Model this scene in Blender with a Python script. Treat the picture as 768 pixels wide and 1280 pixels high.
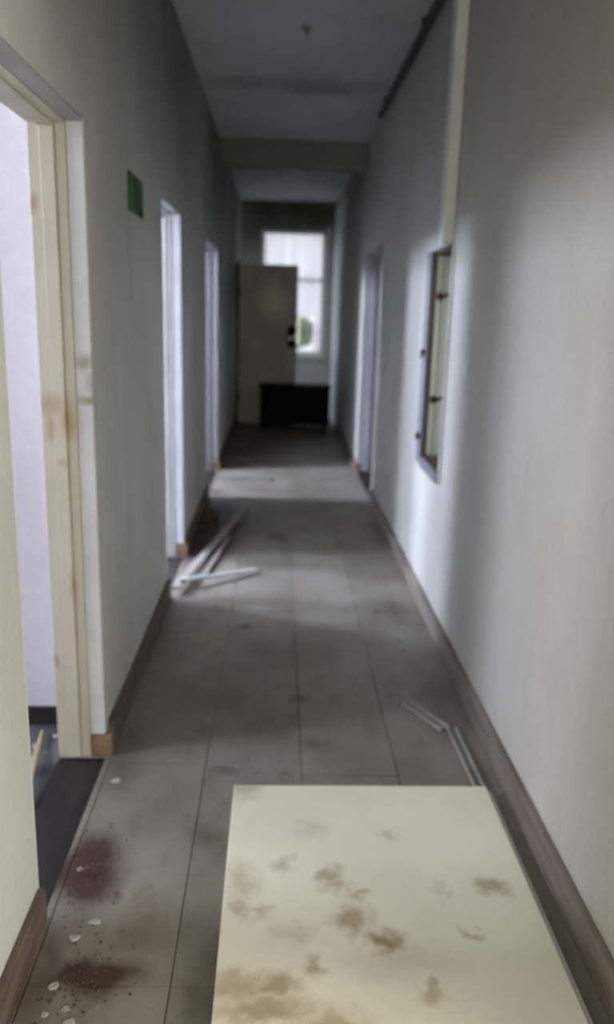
import bpy, bmesh, math, random
from mathutils import Vector, Matrix
random.seed(7)
for o in list(bpy.data.objects): bpy.data.objects.remove(o)
S = bpy.context.scene
COL = S.collection

# ---------------------------------------------------------------- camera
cam_d = bpy.data.cameras.new('camera'); cam = bpy.data.objects.new('camera', cam_d); COL.objects.link(cam)
R = Matrix(((0.99910315, -0.0182791, -0.0381939), (-0.03264466, 0.2419545, -0.96973829), (0.02696713, 0.9701154, 0.24114079)))
cam.matrix_world = Matrix.Translation((0, 0, 1.5)) @ R.to_4x4()
cam_d.sensor_fit = 'HORIZONTAL'; cam_d.sensor_width = 36.0
cam_d.lens = 1010.0 / 768.0 * 36.0
cam_d.clip_start = 0.02; cam_d.clip_end = 200
cam_d.dof.use_dof = True; cam_d.dof.focus_distance = 1.35; cam_d.dof.aperture_fstop = 4.0
S.camera = cam

# ---------------------------------------------------------------- world, lights, exposure
S.view_settings.view_transform = 'Standard'
S.view_settings.look = 'None'
S.view_settings.gamma = 1.0
S.view_settings.use_curve_mapping = False
S.view_settings.exposure = 0.0
W = bpy.data.worlds.new('overcast_sky'); S.world = W; W.use_nodes = True
bg = W.node_tree.nodes['Background']
bg.inputs[0].default_value = (0.93, 0.95, 1.0, 1); bg.inputs[1].default_value = 2.1

def area(name, loc, rot, sx, sy, power, col):
    d = bpy.data.lights.new(name, 'AREA'); d.shape = 'RECTANGLE'; d.size = sx; d.size_y = sy
    d.energy = power; d.color = col
    o = bpy.data.objects.new(name, d); COL.objects.link(o); o.location = loc; o.rotation_euler = rot
    return o
DAY = (0.70, 0.79, 1.0)
PI = math.pi
# daylight entering through the windows of the rooms on the left (lights face +X)
area('daylight_room_near', (-4.05, 1.75, 2.35), (0, -PI/2, 0), .8, 1.2, 140, (.80, .84, 1.0))
area('daylight_room_middle', (-4.05, 4.3, 2.45), (0, -PI/2, 0), .6, .75, 235, DAY)
area('daylight_room_middle', (-4.05, 5.72, 2.45), (0, -PI/2, 0), .6, .75, 330, DAY)
area('daylight_room_far', (-4.05, 6.68, 2.45), (0, -PI/2, 0), .6, .5, 470, DAY)
area('daylight_room_end', (-3.2, 11.5, 1.6), (0, -PI/2, 0), 1.4, 1.0, 52, DAY)
# added unseen fills behind the viewer: corridor (faces +Y) and made-up right-hand room
area('fill_corridor', (0.1, -2.9, 1.15), (PI/2, 0, 0), 1.1, 1.5, 46, (1.0, 0.95, 0.82))
area('fill_behind_right', (2.6, -0.5, 1.35), (0, PI/2, 0), 1.6, 1.6, 100, (1.0, 0.985, 0.92))
def portal(loc, rot, sx, sy):
    o = area('window_portal', loc, rot, sx, sy, 1, (1, 1, 1)); o.data.cycles.is_portal = True
portal((0.19, 12.26, 1.74), (-PI/2, 0, 0), 0.96, 1.8)

# ---------------------------------------------------------------- materials
def newmat(name):
    m = bpy.data.materials.new(name); m.use_nodes = True
    nt = m.node_tree; return m, nt, nt.nodes['Principled BSDF']
def N(nt, t, **kw):
    n = nt.nodes.new(t)
    for k, v in kw.items(): setattr(n, k, v)
    return n
def mixc(nt, fac, a, b, mode='MIX'):
    n = N(nt, 'ShaderNodeMix', data_type='RGBA', blend_type=mode)
    for s, v in ((0, fac), (6, a), (7, b)):
        if isinstance(v, (int, float)): n.inputs[s].default_value = v
        elif isinstance(v, tuple): n.inputs[s].default_value = (*v, 1)
        else: nt.links.new(v, n.inputs[s])
    return n.outputs[2]
def noise(nt, vec, scale, detail=5, rough=0.6, dist=0.0):
    n = N(nt, 'ShaderNodeTexNoise'); n.inputs['Scale'].default_value = scale
    n.inputs['Detail'].default_value = detail; n.inputs['Roughness'].default_value = rough
    n.inputs['Distortion'].default_value = dist
    if vec is not None: nt.links.new(vec, n.inputs['Vector'])
    return n.outputs['Fac']
def remap(nt, v, a, b, c=0.0, d=1.0):
    n = N(nt, 'ShaderNodeMapRange'); n.interpolation_type = 'SMOOTHSTEP'
    nt.links.new(v, n.inputs[0])
    for i, x in enumerate((a, b, c, d)): n.inputs[i+1].default_value = x
    return n.outputs[0]
def maths(nt, op, a, b):
    n = N(nt, 'ShaderNodeMath', operation=op)
    for i, v in enumerate((a, b)):
        if isinstance(v, (int, float)): n.inputs[i].default_value = v
        else: nt.links.new(v, n.inputs[i])
    return n.outputs[0]
def coords(nt, stretch=(1, 1, 1)):
    tc = N(nt, 'ShaderNodeTexCoord'); mp = N(nt, 'ShaderNodeMapping')
    mp.inputs['Scale'].default_value = stretch
    nt.links.new(tc.outputs['Object'], mp.inputs['Vector']); return mp.outputs['Vector']
def spots(nt, lst, warp=0.05, wscale=14):
    """mask of irregular patches (stains, painted shade); lst = (centre, radii, strength) in object coordinates"""
    tc = N(nt, 'ShaderNodeTexCoord')
    nz = N(nt, 'ShaderNodeTexNoise'); nz.inputs['Scale'].default_value = wscale; nz.inputs['Detail'].default_value = 4
    nt.links.new(tc.outputs['Object'], nz.inputs['Vector'])
    sub = N(nt, 'ShaderNodeVectorMath', operation='SUBTRACT'); nt.links.new(nz.outputs['Color'], sub.inputs[0]); sub.inputs[1].default_value = (.5, .5, .5)
    sc = N(nt, 'ShaderNodeVectorMath', operation='SCALE'); nt.links.new(sub.outputs[0], sc.inputs[0]); sc.inputs['Scale'].default_value = warp
    ad = N(nt, 'ShaderNodeVectorMath', operation='ADD'); nt.links.new(tc.outputs['Object'], ad.inputs[0]); nt.links.new(sc.outputs[0], ad.inputs[1])
    tot = None
    for c, r, s in lst:
        d = N(nt, 'ShaderNodeVectorMath', operation='SUBTRACT'); nt.links.new(ad.outputs[0], d.inputs[0]); d.inputs[1].default_value = c
        q = N(nt, 'ShaderNodeVectorMath', operation='DIVIDE'); nt.links.new(d.outputs[0], q.inputs[0]); q.inputs[1].default_value = r
        l = N(nt, 'ShaderNodeVectorMath', operation='LENGTH'); nt.links.new(q.outputs[0], l.inputs[0])
        v = remap(nt, l.outputs['Value'], 1.35, 0.05, 0, s)
        tot = v if tot is None else maths(nt, 'MAXIMUM', tot, v)
    return tot
def bump(nt, b, h, strength, dist=0.01):
    n = N(nt, 'ShaderNodeBump'); n.inputs['Strength'].default_value = strength; n.inputs['Distance'].default_value = dist
    nt.links.new(h, n.inputs['Height']); nt.links.new(n.outputs[0], b.inputs['Normal'])

def plain(name, c1, c2=None, rough=0.6, scale=8, metal=0, stretch=(1, 1, 1), bmp=0.15, st=None, stc=(0.25, 0.17, 0.07)):
    m, nt, b = newmat(name); v = coords(nt, stretch)
    n = noise(nt, v, scale)
    if c2 is None: c2 = tuple(x * 0.8 for x in c1)
    c = mixc(nt, remap(nt, n, .35, .68), c1, c2)
    if st: c = mixc(nt, spots(nt, *st), c, stc)
    nt.links.new(c, b.inputs['Base Color'])
    b.inputs['Roughness'].default_value = rough; b.inputs['Metallic'].default_value = metal
    if bmp: bump(nt, b, noise(nt, v, scale * 6, 4), bmp, 0.003)
    return m

def wall_material(name, base, dirt, lst=None, spotcol=(0.1, 0.1, 0.075)):
    m, nt, b = newmat(name); v = coords(nt)
    big = remap(nt, noise(nt, v, 1.1, 4), .36, .66)
    streak = remap(nt, noise(nt, coords(nt, (2.2, 2.2, .6)), 1.5, 4, .6), .42, .75)
    fine = remap(nt, noise(nt, v, 26, 5, .7), .3, .75)
    c = mixc(nt, maths(nt, 'MULTIPLY', big, .45), base, dirt)
    c = mixc(nt, maths(nt, 'MULTIPLY', streak, .22), c, tuple(x*.7 for x in dirt))
    c = mixc(nt, maths(nt, 'MULTIPLY', fine, .14), c, tuple(x*.5 for x in base))
    if lst: c = mixc(nt, spots(nt, lst, .5, 2.2), c, spotcol)
    nt.links.new(c, b.inputs['Base Color']); b.inputs['Roughness'].default_value = .75
    h = maths(nt, 'ADD', maths(nt, 'MULTIPLY', noise(nt, v, 3, 3), 3.0), noise(nt, v, 60, 4))
    bump(nt, b, h, .35, .006)
    return m
M = {}
M['wall_l'] = wall_material('plaster_left', (.63, .63, .585), (.47, .465, .405), [((-.57, 2.6, 2.95), (.3, 1.6, .9), .6), ((-.57, 4.6, 2.9), (.3, 2.4, 1.25), .9), ((-.57, 7.5, 2.9), (.3, 2.5, 1.3), .95), ((-.57, 10.6, 2.5), (.3, 2.6, 1.6), .9)])  # dark patches paint shade along the top and far end of the wall
M['wall_r'] = wall_material('plaster_right', (.58, .565, .52), (.46, .44, .35), [((.78, 2.9, 2.7), (.3, 2.2, 1.1), .22), ((.78, 8.8, 2.9), (.3, 2.4, .8), .55)])
M['room'] = wall_material('plaster_room', (.82, .79, .80), (.75, .72, .73))
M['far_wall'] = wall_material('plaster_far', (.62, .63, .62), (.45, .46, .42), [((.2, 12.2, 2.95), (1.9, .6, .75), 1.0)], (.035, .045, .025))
M['ceil'] = wall_material('plaster_ceiling', (.52, .515, .53), (.34, .335, .34), [((.15, 6.1, 3), (.8, .22, .3), .5), ((.2, 8.8, 3), (1, .8, .3), .8)], (.09, .09, .075))  # darker patches across the ceiling
M['beam'] = wall_material('dark_plaster', (.20, .20, .17), (.12, .125, .09))  # darker greenish plaster for the whole beam
M['reveal'] = plain('white_paint', (.74, .75, .76), (.64, .65, .66), .55, 5, st=([((-.59, 2.53, 1.33), (.035, .05, .03), .75), ((-.58, 2.53, 1.215), (.05, .05, .018), .9), ((-.575, 2.53, 1.27), (.02, .05, .05), .5)], .02, 30))
M['cream'] = plain('cream_gloss', (.66, .62, .50), (.58, .54, .42), .45, 4, stretch=(1, 1, .5), st=([((-.69, 2.53, 1.20), (.06, .08, .04), .65), ((-.645, 2.53, 1.15), (.03, .08, .07), .8), ((-.70, 2.53, 1.13), (.02, .08, .05), .7), ((-.655, 2.53, .62), (.012, .08, .06), .6), ((-.72, 2.53, 1.78), (.018, .08, .03), .9), ((-.72, 2.53, .35), (.012, .08, .03), .8), ((-.66, 2.53, 1.02), (.02, .08, .02), .5)], .035, 18), stc=(.40, .27, .10))
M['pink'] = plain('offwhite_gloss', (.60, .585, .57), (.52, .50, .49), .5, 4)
M['dimmed_frame'] = plain('dimmed_offwhite_gloss', (.43, .42, .43), (.36, .35, .36), .5, 4)  # darker copy of the off-white gloss, far-end dimness painted into its colour
M['base'] = plain('brown_baseboard', (.15, .11, .085), (.075, .05, .038), .6, 5, stretch=(4, .5, 4))
M['base_r'] = plain('grey_brown_baseboard', (.27, .225, .195), (.15, .115, .09), .6, 4, stretch=(4, .5, 4))
M['raw'] = plain('raw_wood', (.30, .20, .13), (.17, .10, .06), .75, 20, stretch=(1, 1, 4))
M['darkwood'] = plain('dark_wood', (.028, .018, .017), (.012, .008, .008), .7, 8, stretch=(3, .4, 3))
M['roomfloor'] = plain('dusty_dark_floor', (.14, .145, .15), (.055, .05, .055), .7, 7)
M['black'] = plain('black_paint', (.003, .003, .0025), (.006, .005, .004), .95, 9)
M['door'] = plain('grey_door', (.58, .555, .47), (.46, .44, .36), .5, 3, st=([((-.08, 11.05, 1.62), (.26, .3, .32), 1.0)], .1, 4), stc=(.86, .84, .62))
M['metal'] = plain('steel', (.55, .56, .58), None, .3, 20, 1.0)
M['rust'] = plain('rusty_iron', (.07, .035, .02), (.03, .018, .012), .75, 30, .2)
M['lilac'] = plain('grey_metal_paint', (.20, .195, .22), (.15, .145, .165), .5, 10)
M['green'] = plain('pale_green_lining', (.66, .665, .58), (.56, .565, .46), .55, 6, stretch=(1, 1, .4))
M['trunk'] = plain('trunking_plastic', (.78, .79, .76), (.70, .71, .68), .5, 5)
M['pipe'] = plain('black_pipe', (.03, .028, .027), None, .6, 10)
M['sign'] = plain('green_sign', (.03, .15, .03), (.012, .08, .015), .6, 22)
M['signdark'] = plain('dark_green_print', (.008, .045, .012), (.004, .02, .006), .6, 20)
M['white'] = plain('white_batten_paint', (.56, .56, .58), (.44, .44, .46), .5, 12)
M['brownlath'] = plain('grey_brown_wood', (.33, .30, .265), (.22, .195, .16), .75, 10, stretch=(1, .3, 1))
M['strip'] = plain('grey_plastic', (.27, .27, .24), (.20, .20, .18), .45, 9)
M['stripedge'] = plain('pale_plastic_edge', (.38, .38, .35), (.30, .30, .27), .5, 9)
M['yellow'] = plain('split_pine', (.55, .47, .30), (.42, .34, .2), .7, 15)
M['flake'] = plain('plaster_flake', (.46, .46, .43), (.33, .32, .29), .8, 20)
M['crumb'] = plain('rubble', (.06, .035, .025), (.15, .10, .075), .9, 25)
M['ground'] = plain('outside_ground', (.55, .57, .58), (.45, .47, .48), .9, 6)
M['leaf'] = plain('leaf', (.17, .24, .16), (.11, .17, .10), .6, 8)
M['bark'] = plain('bark', (.12, .09, .06), None, .9, 10)

# floor boards : dusty painted fibre boards
m, nt, b = newmat('dusty_board'); v = coords(nt)
oi = N(nt, 'ShaderNodeObjectInfo')
big = remap(nt, noise(nt, v, 2.3, 5), .34, .68)
c = mixc(nt, big, (.27, .24, .205), (.185, .158, .12))
c = mixc(nt, maths(nt, 'MULTIPLY', remap(nt, noise(nt, v, 9, 6, .7), .52, .72), .55), c, (.11, .085, .06))
c = mixc(nt, maths(nt, 'MULTIPLY', remap(nt, noise(nt, v, 55, 3, .7), .62, .72), .3), c, (.40, .38, .35))
c = mixc(nt, spots(nt, [((-.50, 1.93, 0), (.11, .17, .3), 1.5), ((-.42, 1.83, 0), (.03, .03, .3), .8), ((-.41, 1.56, 0), (.13, .06, .3), 1.4), ((-.52, 1.56, 0), (.05, .16, .3), .6), ((-.46, 5.5, 0), (.24, .85, .4), 2.2),
     ((-.19, 2.08, 0), (.07, .05, .3), .5), ((-.16, 2.42, 0), (.05, .04, .3), .5), ((-.32, 1.70, 0), (.06, .06, .3), .3), ((.1, 2.95, 0), (.05, .05, .3), .7), ((.02, 5.3, 0), (.09, .12, .3), .5), ((.15, 2.6, 0), (.06, .05, .3), .5), ((-.15, 3.7, 0), (.04, .05, .3), .7),
     ((-.5, 2.45, 0), (.06, .2, .3), .4), ((.62, 4.0, 0), (.08, .18, .3), .6), ((.66, 3.0, 0), (.1, .5, .3), .45), ((-.5, 6.7, 0), (.1, .12, .3), .75), ((-.3, 8.7, 0), (.4, .3, .3), .5)], .12, 9), c, (.055, .03, .02))
hsv = N(nt, 'ShaderNodeHueSaturation'); nt.links.new(c, hsv.inputs['Color']); nt.links.new(maths(nt, 'ADD', maths(nt, 'MULTIPLY', oi.outputs['Random'], .16), .92), hsv.inputs['Value'])
nt.links.new(hsv.outputs[0], b.inputs['Base Color']); b.inputs['Roughness'].default_value = .52
bump(nt, b, noise(nt, v, 40, 5), .3, .004); M['board'] = m

# fallen door leaf with mould stains (object space == world)
st = []
for (x, y, rx, ry, s) in ((-.085, 2.27, .06, .06, .55), (.04, 1.90, .035, .035, .55), (.155, 1.865, .035, .04, .7), (.17, 1.82, .04, .025, .6), (.21, 1.70, .05, .055, .8), (.28, 1.62, .045, .045, 1.0), (.235, 1.79, .03, .02, .6),
                          (.595, 1.82, .05, .035, .8), (-.075, 1.84, .05, .08, .5), (-.03, 1.72, .04, .025, .5), (-.075, 1.745, .02, .035, .6), (.12, 2.06, .05, .05, .3), (.34, 2.03, .03, .02, .4), (.02, 1.50, .05, .04, .8), (-.06, 1.49, .09, .05, .7), (.11, 1.55, .025, .03, .7),
                          (.37, 1.48, .03, .04, .6), (.5, 1.65, .03, .02, .5), (.45, 1.80, .02, .04, .3), (.06, 1.66, .06, .03, .3), (.3, 1.56, .14, .06, .3), (0.0, 1.43, .12, .04, .8), (.15, 1.38, .08, .05, .7), (.08, 1.2, .15, .05, .5), (.5, 1.1, .1, .05, .5)):
    st.append(((x, y, .035), (rx*1.15, ry*1.15, .3), s*.95))
M['slab'] = plain('cream_door_paint', (.90, .86, .69), (.83, .79, .62), .5, 3, bmp=.05, st=(st, .10, 24), stc=(.33, .26, .11))

# glass and lace
m, nt, b = newmat('window_glass'); nt.nodes.remove(b)
tr = N(nt, 'ShaderNodeBsdfTransparent'); gl = N(nt, 'ShaderNodeBsdfGlossy'); gl.inputs['Roughness'].default_value = .03
mx = N(nt, 'ShaderNodeMixShader'); mx.inputs[0].default_value = .06
nt.links.new(tr.outputs[0], mx.inputs[1]); nt.links.new(gl.outputs[0], mx.inputs[2]); nt.links.new(mx.outputs[0], nt.nodes['Material Output'].inputs[0]); M['glass'] = m
m, nt, b = newmat('lace'); nt.nodes.remove(b); v = coords(nt)
tr = N(nt, 'ShaderNodeBsdfTransparent'); tl = N(nt, 'ShaderNodeBsdfTranslucent'); tl.inputs[0].default_value = (.82, .82, .86, 1)
df = N(nt, 'ShaderNodeBsdfDiffuse'); df.inputs[0].default_value = (.75, .75, .78, 1)
m1 = N(nt, 'ShaderNodeMixShader'); m1.inputs[0].default_value = .25; nt.links.new(tl.outputs[0], m1.inputs[1]); nt.links.new(df.outputs[0], m1.inputs[2])
mx = N(nt, 'ShaderNodeMixShader'); nt.links.new(remap(nt, noise(nt, v, 90, 2), .35, .6, .72, .95), mx.inputs[0])
nt.links.new(tr.outputs[0], mx.inputs[1]); nt.links.new(m1.outputs[0], mx.inputs[2]); nt.links.new(mx.outputs[0], nt.nodes['Material Output'].inputs[0]); M['lace'] = m

# ---------------------------------------------------------------- mesh helpers
class MB:
    def __init__(s): s.bm = bmesh.new()
    def box(s, x0, x1, y0, y1, z0, z1, bev=0.0, rot=0.0, tilt=0.0):
        r = bmesh.ops.create_cube(s.bm, size=1.0); vs = r['verts']
        mt = Matrix.Translation(((x0+x1)/2, (y0+y1)/2, (z0+z1)/2)) @ Matrix.Rotation(rot, 4, 'Z') @ Matrix.Rotation(tilt, 4, 'X') @ Matrix.Diagonal((abs(x1-x0), abs(y1-y0), abs(z1-z0), 1))
        bmesh.ops.transform(s.bm, matrix=mt, verts=vs)
        if bev:
            es = list({e for v_ in vs for e in v_.link_edges})
            bmesh.ops.bevel(s.bm, geom=es, offset=bev, segments=2, affect='EDGES', profile=.5)
        return s
    def bar(s, a, b_, w, h, bev=0.0):
        a = Vector(a); b_ = Vector(b_); d = b_ - a
        r = bmesh.ops.create_cube(s.bm, size=1.0); vs = r['verts']
        q = d.to_track_quat('Y', 'Z')
        mt = Matrix.Translation((a+b_)/2) @ q.to_matrix().to_4x4() @ Matrix.Diagonal((w, d.length, h, 1))
        bmesh.ops.transform(s.bm, matrix=mt, verts=vs)
        if bev:
            es = list({e for v_ in vs for e in v_.link_edges})
            bmesh.ops.bevel(s.bm, geom=es, offset=bev, segments=1, affect='EDGES')
        return s
    def cyl(s, a, b_, r, n=12, r2=None):
        a = Vector(a); b_ = Vector(b_); d = b_ - a
        g = bmesh.ops.create_cone(s.bm, cap_ends=True, segments=n, radius1=r, radius2=r if r2 is None else r2, depth=d.length)
        mt = Matrix.Translation((a+b_)/2) @ d.to_track_quat('Z', 'Y').to_matrix().to_4x4()
        bmesh.ops.transform(s.bm, matrix=mt, verts=g['verts']); return s
    def poly(s, pts, d):
        """extrude a planar outline by vector d"""
        vs = [s.bm.verts.new(p) for p in pts]; f = s.bm.faces.new(vs)
        r = bmesh.ops.extrude_face_region(s.bm, geom=[f])
        bmesh.ops.translate(s.bm, vec=d, verts=[g for g in r['geom'] if isinstance(g, bmesh.types.BMVert)])
        bmesh.ops.recalc_face_normals(s.bm, faces=s.bm.faces); return s
    def build(s, name, mat, parent=None):
        me = bpy.data.meshes.new(name); s.bm.to_mesh(me); s.bm.free()
        me.materials.append(mat); o = bpy.data.objects.new(name, me); COL.objects.link(o)
        if parent:
            o.parent = parent; o.matrix_parent_inverse = Matrix.Translation(parent.location).inverted()
        return o
def tag(o, label, cat, group=None, kind=None):
    o['label'] = label; o['category'] = cat
    if group: o['group'] = group
    if kind: o['kind'] = kind
    return o
def struct(o, label=None, cat=None):
    o['kind'] = 'structure'
    if label: o['label'] = label
    if cat: o['category'] = cat
    return o
def empty(name, loc):
    o = bpy.data.objects.new(name, None); COL.objects.link(o); o.location = loc; o.empty_display_size = .1; return o

XL, XR, ZC, T, YE = -0.57, 0.778, 3.0, 0.15, 12.2
D1, D2, D3, D4 = (1.73, 2.53), (4.09, 4.855), (6.5, 7.64), (6.5, 7.75)
D5 = (11.15, 12.0)
DH = 2.02

# ---------------------------------------------------------------- floor with boards
fl = struct(MB().box(XL, XR, -3.05, YE, -.10, -.006).build('floor', M['base']), 'dusty grey-brown corridor floor of long fibre boards running to the window wall', 'floor')
edges = [XL, -.548, -.222, .102, .424, XR]
for i in range(5):
    ys = -3.0 if i % 2 else -3.6
    cuts = [-3.0]
    if i in (1, 2): cuts += [-.9, 1.535, 3.9, 6.2, 8.4, 10.4]
    elif i == 0: cuts += [.3, 2.5, 5.0, 7.4, 9.8]
    elif i == 3: cuts += [-.2, 2.4, 4.9, 7.1, 9.4]
    else: cuts += [.9, 3.3, 5.7, 8.1, 10.6]
    cuts.append(YE)
    for a, b_ in zip(cuts[:-1], cuts[1:]):
        g = .0014; dz = random.uniform(-.002, 0)
        MB().box(edges[i]+(g if i else 0.001), edges[i+1]-g, a+g*.6, b_-g*.6, -.012, dz, .0015).build('floor_board', M['board'], fl)

# ---------------------------------------------------------------- walls and ceiling
def wall_with_openings(x0, x1, y0, y1, holes):
    w = MB(); y = y0
    for a, b_, z0, z1 in holes:
        w.box(x0, x1, y, a, -.1, ZC + .1)
        w.box(x0, x1, a, b_, z1, ZC + .1)
        if z0 > 0: w.box(x0, x1, a, b_, -.1, z0)
        y = b_
    w.box(x0, x1, y, y1, -.1, ZC + .1); return w
wl = struct(wall_with_openings(XL-T, XL, -3.05, YE, [(*D1, 0, DH), (*D2, 0, DH), (*D3, 0, DH), (*D5, 0, DH)]).build('wall_left', M['wall_l']), 'grimy grey-green plaster corridor wall on the left with three doorways, shade painted in towards the ceiling', 'wall')
CAB = (3.78, 4.24, .76, 1.80)
wr = struct(wall_with_openings(XR, XR+.17, -3.05, YE, [(-.35, 1.1, 0, DH), CAB, (*D4, 0, DH)]).build('wall_right', M['wall_r']), 'pale stained plaster corridor wall on the right with the open niche', 'wall')  # first opening is an added doorway for the unseen fill light
struct(MB().box(-4.3, 3.1, -3.2, 12.5, ZC, ZC+.15).build('ceiling', M['ceil']), 'dim grey patchy plaster corridor ceiling', 'ceiling')
struct(MB().box(XL+.002, XR-.002, 7.90, 8.12, 2.775, ZC-.001, .006).build('trim_1', M['beam']), 'dark shallow beam crossing under the ceiling beyond the third doorway', 'beam')
# end wall with window opening
WX0, WX1, WZ0, WZ1 = -.28, .655, .86, 2.62
e = MB(); e.box(-.72, WX0, YE, YE+.2, -.1, ZC+.1).box(WX1, .95, YE, YE+.2, -.1, ZC+.1).box(WX0, WX1, YE, YE+.2, -.1, WZ0).box(WX0, WX1, YE, YE+.2, WZ1, ZC+.1)
struct(e.build('wall_far', M['far_wall']), 'dim grey end wall around the bright window, mouldy at top', 'wall')
struct(MB().box(-.72, .95, -3.2, -3.05, -.1, ZC+.1).build('wall_near', M['wall_r']))

# rooms on the left
struct(MB().box(-4.2, XL-T, -1.2, 2.80, -.12, -.035).box(-4.2, XL-T, 2.9, 6.25, -.12, -.03).box(-4.2, XL-T, 6.35, 10.0, -.12, -.03).box(-4.2, XL-T, 10.1, 12.4, -.12, -.03).build('floor_side', M['roomfloor']), 'dark dusty debris-strewn floor of the rooms left of the corridor', 'floor')
struct(MB().box(-4.2, XL-T, 2.80, 2.90, -.12, ZC).build('wall_partition', M['room']), 'bluish-white room wall seen through the nearest left doorway', 'wall')
struct(MB().box(-4.2, XL-T, 6.25, 6.35, -.12, ZC).box(-4.2, XL-T, 10, 10.1, -.12, ZC).box(-4.2, XL-T, 12.4, 12.5, -.12, ZC).box(-4.2, XL-T, -1.3, -1.2, -.12, ZC).build('wall_partitions_beyond', M['room']))
struct(MB().box(-4.3, -4.2, -1.3, 12.5, -.12, ZC).build('wall_outer', M['room']))
# inner lining of the left wall so that the rooms are white inside
w = MB()
for a, b_ in ((-1.2, D1[0]-.02), (D1[1]+.02, D2[0]-.02), (D2[1]+.02, D3[0]-.02), (D3[1]+.02, 9.99)):
    w.box(XL-T-.012, XL-T-.001, a, b_, -.03, ZC-.002)
struct(w.build('wall_lining', M['room']))
struct(MB().box(-4.2, XL-T-.013, 2.785, 2.799, -.035, .035).build('baseboard_partition', M['darkwood']), 'black low skirting at foot of the bluish room wall', 'baseboard')
# room on the right behind doorway 4
r4 = MB().box(XR+.17, 3.0, 5.9, 6.0, -.12, ZC).box(XR+.17, 3.0, 9.0, 9.1, -.12, ZC).box(3.0, 3.1, 5.9, 9.1, -.12, ZC)
struct(r4.build('wall_room_right', M['wall_l']))
struct(MB().box(XR+.17, 3.0, 6.0, 9.0, -.12, -.01).build('floor_room_right', M['roomfloor']))
struct(MB().box(XR, XR+.17, D4[0], D4[1], -.1, -.004).build('trim_2', M['darkwood']))

r5 = MB().box(XR+.17, 3.0, -1.6, -1.5, -.12, ZC).box(XR+.17, 3.0, 2.0, 2.1, -.12, ZC).box(3.0, 3.1, -1.6, 2.1, -.12, ZC)  # added room enclosing the unseen fill light behind the viewer
struct(r5.build('wall_fill_room', M['room']))
struct(MB().box(XR, 3.0, -1.5, 2.0, -.12, -.105).build('floor_fill_room', M['roomfloor']))
# ---------------------------------------------------------------- doorways
def doorway(name, y0, y1, xw, side, frame_mat, lab, rev='reveal'):
    """reveal of white plaster then a stepped wooden frame; side=-1 opens to -X"""
    d = empty(name, (xw, (y0+y1)/2, 0)); struct(d, lab, 'doorway')
    s = side
    def bx(mb, a, b_, *r): return mb.box(min(xw+s*a, xw+s*b_), max(xw+s*a, xw+s*b_), *r)
    zb = .02 if side < 0 else .02
    # white reveal strip
    bx(MB(), .001, .050, y1-.012, y1+.001, .078, DH-.001, .002).build('reveal', M[rev], d)
    bx(MB(), .001, .050, y0-.001, y0+.012, .078, DH-.001, .002).build('reveal', M[rev], d)
    bx(MB(), .001, .050, y0+.012, y1-.012, DH-.014, DH, .002).build('head_reveal', M['dimmed_frame'], d)  # shade of the underside painted with the darkened gloss
    # jambs of three stepped boards
    for yy, sg in ((y1, -1), (y0, 1)):
        for k, (a, b_, t) in enumerate(((.051, .080, .020), (.081, .124, .030), (.125, .158, .022))):
            ya, yb = sorted((yy, yy + sg*t))
            bx(MB(), a, b_, ya, yb, .0, DH-.018, .003).build('jamb_board', frame_mat, d)
    for k, (a, b_, t) in enumerate(((.051, .080, .020), (.081, .124, .030), (.125, .158, .022))):
        bx(MB(), a, b_, y0+.031, y1-.031, DH-t, DH-.001, .003).build('head_board', frame_mat, d)
    bx(MB(), .001, .165, y0+.001, y1-.001, -.10, -.018, .006).build('threshold', M['darkwood'], d)
    # raw wood block at the foot of the reveal
    bx(MB(), -.022, .050, y1-.012, y1+.03, -.01, .076, .004).build('plinth_block', M['raw'], d)
    return d
doorway('door_1', *D1, XL, -1, M['cream'], 'nearest left doorway with stained cream stepped frame and white reveal')
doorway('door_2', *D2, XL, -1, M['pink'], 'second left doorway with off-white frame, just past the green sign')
doorway('door_3', *D3, XL, -1, M['dimmed_frame'], 'third left doorway, small and pale, near the corridor end', 'dimmed_frame')
doorway('door_4', *D4, XR, 1, M['dimmed_frame'], 'right-hand doorway opposite the third left one, pale lit frame', 'dimmed_frame')
# added white boards stand in for the window-lit end of the right wall
d5 = struct(empty('trim_3', (XR, 11.2, 0)), 'tall white ridged boards standing in for the window-lit far end of right wall', 'casing')
for a, b_, t in ((10.35, 10.75, .022), (10.76, 11.35, .012), (11.36, 11.95, .025)):
    MB().box(XR-t, XR-.0005, a, b_, .0, 2.86, .004).build('lit_strip_board', M['reveal'], d5)
# dark frame post where the open leaf is hinged
d6 = struct(empty('trim_4', (XL, 11.1, 0)), 'dark door post on the left wall carrying the open grey door', 'door post')
MB().box(XL+.0005, XL+.03, 11.02, 11.12, 0, 2.12, .004).build('post', M['darkwood'], d6)

# ---------------------------------------------------------------- baseboards
def baseboard(name, x0, x1, segs, mat, lab, h=.105):
    w = MB()
    for a, b_ in segs: w.box(x0, x1, a, b_, 0.0, h, .004)
    return struct(w.build(name, mat), lab, 'baseboard')
baseboard('baseboard_left', XL+.0005, XL+.02, [(-3, D1[0]-.002), (D1[1]+.032, D2[0]-.002), (D2[1]+.032, D3[0]-.002), (D3[1]+.032, 11.0)], M['base'], 'dark brown skirting board along the left wall')
baseboard('baseboard_right', XR-.022, XR-.0005, [(-3, D4[0]-.002), (D4[1]+.032, 10.33)], M['base_r'], 'grey-brown skirting board along the right wall')

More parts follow.
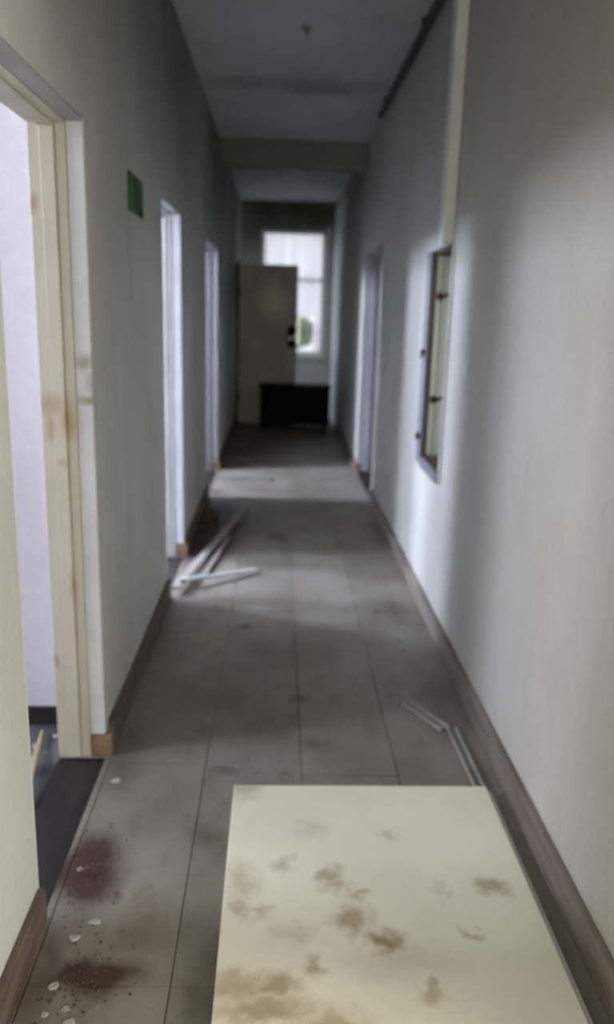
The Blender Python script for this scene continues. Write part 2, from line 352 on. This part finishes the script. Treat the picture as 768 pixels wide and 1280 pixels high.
# ---------------------------------------------------------------- window at the end
win = struct(empty('window_1', ((WX0+WX1)/2, YE, WZ0)), 'tall bright white-framed window at the corridor end', 'window')
f = MB(); F = .05
f.box(WX0, WX0+F, YE+.05, YE+.12, WZ0, WZ1, .004).box(WX1-F, WX1, YE+.05, YE+.12, WZ0, WZ1, .004).box(WX0+F, WX1-F, YE+.05, YE+.12, WZ0, WZ0+F, .004).box(WX0+F, WX1-F, YE+.05, YE+.12, WZ1-F, WZ1, .004)
fr = f.build('window_frame', M['reveal'], win)
MB().box(WX0+F, WX1-F, YE+.055, YE+.115, 1.92, 1.97, .004).build('transom', M['reveal'], win)
MB().box(.17, .21, YE+.055, YE+.115, WZ0+F, 1.92, .004).build('mullion', M['reveal'], win)
for x0, x1, z0, z1 in ((WX0+F, .17, WZ0+F, 1.92), (.21, WX1-F, WZ0+F, 1.92), (WX0+F, WX1-F, 1.97, WZ1-F)):
    MB().box(x0, x1, YE+.083, YE+.087, z0, z1).build('pane', M['glass'], win)
MB().box(WX0-.04, WX1+.03, YE-.10, YE+.049, WZ0-.035, WZ0, .006).build('window_sill', M['reveal'], win)
MB().box(WX1+.001, WX1+.07, YE-.015, YE-.0005, WZ0, WZ1+.05, .004).build('window_casing', M['pink'], win)
cur = empty('curtain', (.19, YE+.02, WZ1)); tag(cur, 'white translucent gathered lace curtain hanging in the end window', 'curtain')
def cloth(x0, x1, ztop, zb0, zb1, amp, wl_, name):
    bm = bmesh.new(); n = int((x1-x0)/.006); rows = 8; g = []
    for i in range(n+1):
        x = x0+(x1-x0)*i/n; zb = zb0+(zb1-zb0)*i/n; col = []
        for j in range(rows+1):
            t = j/rows; z = ztop+(zb-ztop)*t
            y = YE+.02+amp*(.6+.5*t)*math.sin(2*PI*x/wl_+1.3*math.sin(x*31)+.4*t)
            col.append(bm.verts.new((x, y, z)))
        g.append(col)
    for i in range(n):
        for j in range(rows): bm.faces.new((g[i][j], g[i+1][j], g[i+1][j+1], g[i][j+1]))
    w = MB(); w.bm.free(); w.bm = bm
    o = w.build(name, M['lace'], cur)
    for p in o.data.polygons: p.use_smooth = True
cloth(-.25, .50, 2.56, 1.45, 1.40, .026, .085, 'valance')
cloth(.49, .635, 2.56, .90, .90, .015, .05, 'side_panel')
MB().cyl((-.27, YE+.02, 2.575), (.645, YE+.02, 2.575), .008, 10).build('curtain_rod', M['metal'], cur)

# outside
tag(MB().box(-25, 25, YE+.4, 60, .3, .4).build('yard', M['ground']), 'pale open ground outside beyond the end window', 'ground', kind='stuff')
sh = empty('shrub', (.45, 23, .4)); tag(sh, 'pale green leafy bush outside the end window', 'bush')
st_ = MB()
for k in range(5):
    a = k*1.26; st_.cyl((.45, 23, .401), (.45+.3*math.cos(a), 23+.3*math.sin(a), 1.1), .02, 6, .008)
st_.build('stem', M['bark'], sh)
bm = bmesh.new()
for k in range(2600):
    while True:
        p = Vector((random.uniform(-1, 1), random.uniform(-1, 1), random.uniform(-1, 1)))
        if p.length < 1: break
    c_ = Vector((.42+p.x*.62, 23+p.y*.5, .95+p.z*.48)); n_ = Vector((random.gauss(0, 1), random.gauss(0, 1), random.gauss(0, 1))).normalized()
    u = n_.orthogonal().normalized()*.05; w_ = n_.cross(u).normalized()*.025
    bm.faces.new([bm.verts.new(c_+q) for q in (-u, w_, u, -w_)])
w = MB(); w.bm.free(); w.bm = bm; w.build('foliage', M['leaf'], sh)

# ---------------------------------------------------------------- open door leaf at the end
dl = empty('door_leaf', (XL+.03, 11.07, 0)); tag(dl, 'dull grey open door standing across the corridor before the window', 'door')
MB().box(XL+.035, .235, 11.05, 11.09, .004, 2.08, .003).build('panel', M['door'], dl)
MB().box(XL+.14, .13, 11.046, 11.051, 1.15, 1.95, .002).box(XL+.14, .13, 11.046, 11.051, .15, .98, .002).build('raised_field', M['door'], dl)
MB().box(.105, .225, 11.040, 11.052, 1.02, 1.30, .03).build('lock_plate', M['black'], dl)
h = MB().cyl((.175, 11.045, 1.15), (.175, 10.985, 1.15), .011).bar((.183, 10.99, 1.15), (.115, 10.99, 1.135), .016, .02, .004)
h.cyl((.18, 11.04, 1.13), (.205, 11.0, 1.19), .008)
h.build('door_handle', M['metal'], dl)
MB().cyl((XL+.035, 11.045, .3), (XL+.035, 11.045, .42), .01).build('hinge', M['rust'], dl)
MB().cyl((XL+.035, 11.045, 1.65), (XL+.035, 11.045, 1.77), .01).build('hinge', M['rust'], dl)

# black low cabinet
bc = empty('low_cabinet', (.22, 10.75, 0)); tag(bc, 'black low box-like cabinet in front of the open grey door', 'cabinet')
MB().box(-.235, .675, 10.56, 10.94, .05, .53, .006).build('body', M['black'], bc)
MB().box(-.25, .69, 10.54, 10.95, .531, .555, .005).build('lid', M['black'], bc)
for x0 in (-.22, .225): MB().box(x0, x0+.43, 10.55, 10.561, .08, .50, .004).build('cabinet_door', M['black'], bc)
for x0 in (-.22, .60):
    for y0 in (10.58, 10.87): MB().box(x0, x0+.05, y0, y0+.05, 0, .049).build('foot', M['black'], bc)

# ---------------------------------------------------------------- wall niche cabinet
nc = empty('wall_cabinet', (XR, (CAB[0]+CAB[1])/2, CAB[2])); tag(nc, 'open doorless cabinet niche in the right wall with grey frame and rusty hinges', 'cabinet')
y0, y1, z0, z1 = CAB
MB().box(XR+.155, XR+.165, y0+.001, y1-.001, z0+.001, z1-.001).build('back_panel', M['green'], nc)
for k in range(4):
    MB().box(XR+.012+k*.035, XR+.044+k*.035, y1-.014-(.004 if k % 2 else 0), y1-.001, z0+.012, z1-.012, .002).build('side_board', M['green'], nc)
MB().box(XR+.001, XR+.154, y0+.001, y0+.012, z0+.012, z1-.012).build('near_side', M['green'], nc)
MB().box(XR+.001, XR+.154, y0+.001, y1-.001, z0+.001, z0+.011).build('niche_floor', M['rust'], nc)
MB().box(XR+.001, XR+.154, y0+.001, y1-.001, z1-.011, z1-.001).build('niche_top', M['rust'], nc)
MB().box(XR+.0005, XR+.011, y1-.022, y1-.001, z0+.012, z1-.012).build('shadow_gap', M['rust'], nc)  # rust-coloured strip stands in for the dark shadow gap beside the frame
MB().box(XR-.020, XR-.0005, y1-.002, y1+.12, z0-.035, z1+.01, .004).build('frame_side', M['lilac'], nc)
MB().box(XR-.010, XR-.0005, y0-.035, y0-.001, z0-.05, z1+.01, .003).build('frame_side', M['wall_r'], nc)
MB().box(XR-.020, XR-.0005, y0, y1-.004, z0-.05, z0+.004, .004).build('frame_bottom', M['lilac'], nc)
MB().box(XR-.008, XR-.0005, y0-.0, y1-.004, z1-.008, z1+.012, .002).build('frame_top', M['rust'], nc)
for z in (1.59, 1.07):
    q = MB().box(XR+.014, XR+.050, y1-.05, y1-.019, z-.012, z+.012, .003).cyl((XR+.03, y1-.035, z-.02), (XR+.03, y1-.035, z+.02), .008)
    q.bar((XR+.05, y1-.035, z), (XR+.095, y1-.03, z+.018), .012, .014).bar((XR+.095, y1-.03, z+.018), (XR+.10, y1-.03, z-.03), .010, .010)
    q.build('hinge', M['rust'], nc)
for z in (1.31, .875):
    MB().cyl((XR-.042, y1+.02, z), (XR-.019, y1+.02, z), .013).bar((XR-.024, y1+.03, z-.02), (XR-.024, y1+.13, z-.03), .006, .012).build('bolt', M['rust'], nc)
# trunking
tk = MB().box(XR-.052, XR-.0005, 3.80, 3.90, 1.815, ZC-.001, .004).build('cable_trunking', M['trunk'])
tag(tk, 'white vertical cable trunking rising from the wall niche to the ceiling', 'trunking')
# dark pipe in ceiling corner
pp = empty('ceiling_pipe', (XR-.03, 5, 2.97)); tag(pp, 'thin black pipe under the ceiling along the top of right wall', 'pipe')
MB().cyl((XR-.035, 2.2, 2.966), (XR-.035, 6.72, 2.966), .021, 14).build('tube', M['pipe'], pp)
for y in (3.0, 4.7, 6.3): MB().box(XR-.06, XR-.001, y-.012, y+.012, 2.975, 2.999).build('bracket', M['rust'], pp)
# ceiling rose
cr = empty('ceiling_hook', (.12, 4.9, ZC)); tag(cr, 'small rusty lamp hook stub on the ceiling near the front', 'hook')
MB().cyl((.12, 4.9, 2.985), (.12, 4.9, 2.999), .03, 14).build('rose', M['base_r'], cr)
MB().cyl((.12, 4.9, 2.955), (.12, 4.9, 2.985), .005, 8).build('stub', M['rust'], cr)

# ---------------------------------------------------------------- green sign
sg = empty('exit_sign', (XL, 3.35, 1.91)); tag(sg, 'small green rectangular sign on the left wall between the first two doorways', 'sign')
MB().box(XL+.0005, XL+.009, 3.2, 3.5, 1.845, 1.985, .002).build('plate', M['sign'], sg)
MB().poly([(XL+.0092, 3.29, 1.978), (XL+.0092, 3.36, 1.975), (XL+.0092, 3.41, 1.92), (XL+.0092, 3.39, 1.86), (XL+.0092, 3.33, 1.852), (XL+.0092, 3.31, 1.91)], (.0008, 0, 0)).build('print', M['signdark'], sg)
MB().box(XL+.0092, XL+.0105, 3.40, 3.47, 1.848, 1.875).build('dark_corner', M['black'], sg)

# ---------------------------------------------------------------- fallen door leaf in the foreground
fd = empty('fallen_door', (.3, 1.3, 0)); tag(fd, 'cream painted door leaf with brown stains lying flat on the floor', 'door')
SX0, SX1, SY0, SY1, SZ = -.118, .690, .33, 2.285, .036
MB().box(SX0, SX1, SY0, SY1, .004, SZ, .003).build('panel', M['slab'], fd)
MB().box(SX1+.0005, SX1+.016, SY0, SY1-.004, .004, SZ-.012, .002).build('rebate_lip', M['pink'], fd)
MB().cyl((SX1+.012, .55, .024), (SX1+.012, .65, .024), .009).build('hinge', M['rust'], fd)
MB().cyl((SX1+.012, 1.0, .024), (SX1+.012, 1.1, .024), .009).build('hinge', M['rust'], fd)

# ---------------------------------------------------------------- debris
def lath(name, a, b_, w_, h_, mat, lab, cat='batten'):
    return tag(MB().bar(a, b_, w_, h_, .0015).build(name, mat), lab, cat)
lath('wood_lath', (-.535, 4.13, .040), (-.246, 5.98, .020), .05, .014, M['brownlath'], 'longest grey-brown wooden lath lying slantwise by the second left doorway', 'lath')
lath('wood_lath', (-.405, 4.46, .010), (-.315, 5.20, .022), .028, .012, M['brownlath'], 'short brown lath on the right of the pile by second doorway', 'lath')
lath('white_batten', (-.53, 4.215, .055), (-.113, 4.525, .02), .030, .012, M['white'], 'white painted batten lying crosswise over the laths, nearest of the pile')
lath('white_batten', (-.44, 4.36, .008), (-.352, 4.95, .008), .026, .010, M['white'], 'white painted batten lying lengthwise beneath the crosswise one')
lath('thin_board', (-.535, 7.30, .010), (-.045, 7.20, .010), .10, .014, M['strip'], 'thin grey board lying across the lit floor at the third doorway', 'board')
def channel(a, b_, w_, lab):
    a = Vector((*a, 0)); b_ = Vector((*b_, 0)); d = (b_-a).normalized(); n_ = Vector((-d.y, d.x, 0))
    e_ = empty('plastic_channel', (a+b_)/2); tag(e_, lab, 'channel', None)
    MB().bar(a+Vector((0, 0, .004)), b_+Vector((0, 0, .004)), w_, .003).build('web', M['strip'], e_)
    for s in (-1, 1):
        MB().bar(a+n_*s*w_/2+Vector((0, 0, .009)), b_+n_*s*w_/2+Vector((0, 0, .009)), .006, .014, .001).build('flange', M['stripedge'], e_)
channel((.528, 2.905), (.642, 2.70), .038, 'grey plastic channel strip pointing to the right wall, farther of two')
channel((.668, 2.70), (.680, 2.30), .030, 'grey plastic channel strip ending at the fallen cream door')
# splinter leaning in the first room
sp = MB().poly([(-.842, 2.70, -.02), (-.836, 2.70, -.02), (-.755, 2.25, .0), (-.785, 2.20, .0)], (0, 0, .012)).build('wood_splinter', M['yellow'])
tag(sp, 'long pale yellow wood splinter on the dark floor inside the nearest left doorway', 'splinter')

def chip(name, x, y, r, mat, z=.0, flat=.18):
    bm = bmesh.new(); n = 6; an = random.uniform(0, 6)
    pts = []
    for k in range(n):
        rr = r*random.uniform(.6, 1.1); t = an+k*2*PI/n
        pts.append((x+rr*math.cos(t), y+rr*math.sin(t)*.8))
    hh = r*flat
    lo = [bm.verts.new((p[0], p[1], z)) for p in pts]; hi = [bm.verts.new((x+(p[0]-x)*.8, y+(p[1]-y)*.8, z+hh*random.uniform(.6, 1.1))) for p in pts]
    bm.faces.new(lo[::-1]); bm.faces.new(hi)
    for k in range(n): bm.faces.new((lo[k], lo[(k+1) % n], hi[(k+1) % n], hi[k]))
    w = MB(); w.bm.free(); w.bm = bm; return w.build(name, mat)
for x, y, r, lab in ((-.435, 1.735, .020, 'white plaster flake in the middle of the dirty patch by nearest doorway'), (-.475, 1.68, .017, 'pale plaster flake left of the middle one by nearest doorway'), (-.520, 1.93, .014, 'tiny pale flake at the dark doorway threshold'),
                     (-.505, 2.36, .024, 'pale plaster flake beside the raw wood block of nearest doorway'), (-.485, 1.535, .017, 'round greenish-white flake beside the near left skirting'), (-.440, 1.475, .013, 'small white flake just behind the largest one'),
                     (-.425, 1.435, .022, 'largest white plaster flake at the bottom left of the floor'), (-.485, 1.46, .011, 'tiny flake between the skirting and the largest flake'), (-.515, 1.41, .014, 'pale flake against the near left skirting at the photo edge')):
    tag(chip('plaster_flake', x, y, r, M['flake']), lab, 'flake', 'plaster flakes near the first doorway')
def crumbs(name, cx, cy, rx, ry, n, lab, rmin=.004, rmax=.014, mat='crumb'):
    bm = bmesh.new()
    for k in range(n):
        x = random.gauss(cx, rx); y = random.gauss(cy, ry)
        if x < XL+.03 or x > XR-.03: continue
        r = random.uniform(rmin, rmax)
        g = bmesh.ops.create_icosphere(bm, subdivisions=1, radius=r)
        bmesh.ops.transform(bm, matrix=Matrix.Translation((x, y, r*.45)) @ Matrix.Rotation(random.uniform(0, 3), 4, 'Z') @ Matrix.Diagonal((1, random.uniform(.5, 1), .5, 1)), verts=g['verts'])
    w = MB(); w.bm.free(); w.bm = bm
    tag(w.build(name, M[mat]), lab, 'dirt', kind='stuff')
crumbs('dirt_crumbs', -.49, 5.72, .03, .14, 160, 'dark dirt and crumbs heaped on the floor past the second left doorway', .006, .022)
crumbs('dirt_crumbs', -.49, 1.92, .035, .09, 150, 'reddish-brown dirt crumbs spilled by the nearest left doorway threshold', .0015, .005)
crumbs('dirt_crumbs', -.43, 1.56, .05, .06, 120, 'dark dirt crumbs at the bottom left corner of the floor', .0015, .005)
crumbs('dirt_crumbs', .60, 3.9, .07, .25, 50, 'dark specks of dirt on the floor by the right skirting', .002, .007)
bm = bmesh.new()
for k in range(220):
    x = random.uniform(-1.5, -.78); y = random.uniform(.8, 2.7); r = random.uniform(.005, .02)
    g = bmesh.ops.create_icosphere(bm, subdivisions=1, radius=r)
    bmesh.ops.transform(bm, matrix=Matrix.Translation((x, y, -.035+r*.4)) @ Matrix.Diagonal((1, .8, .5, 1)), verts=g['verts'])
w = MB(); w.bm.free(); w.bm = bm; tag(w.build('room_rubble', M['flake']), 'grey plaster rubble scattered on the dark floor inside the nearest left doorway', 'rubble', kind='stuff')
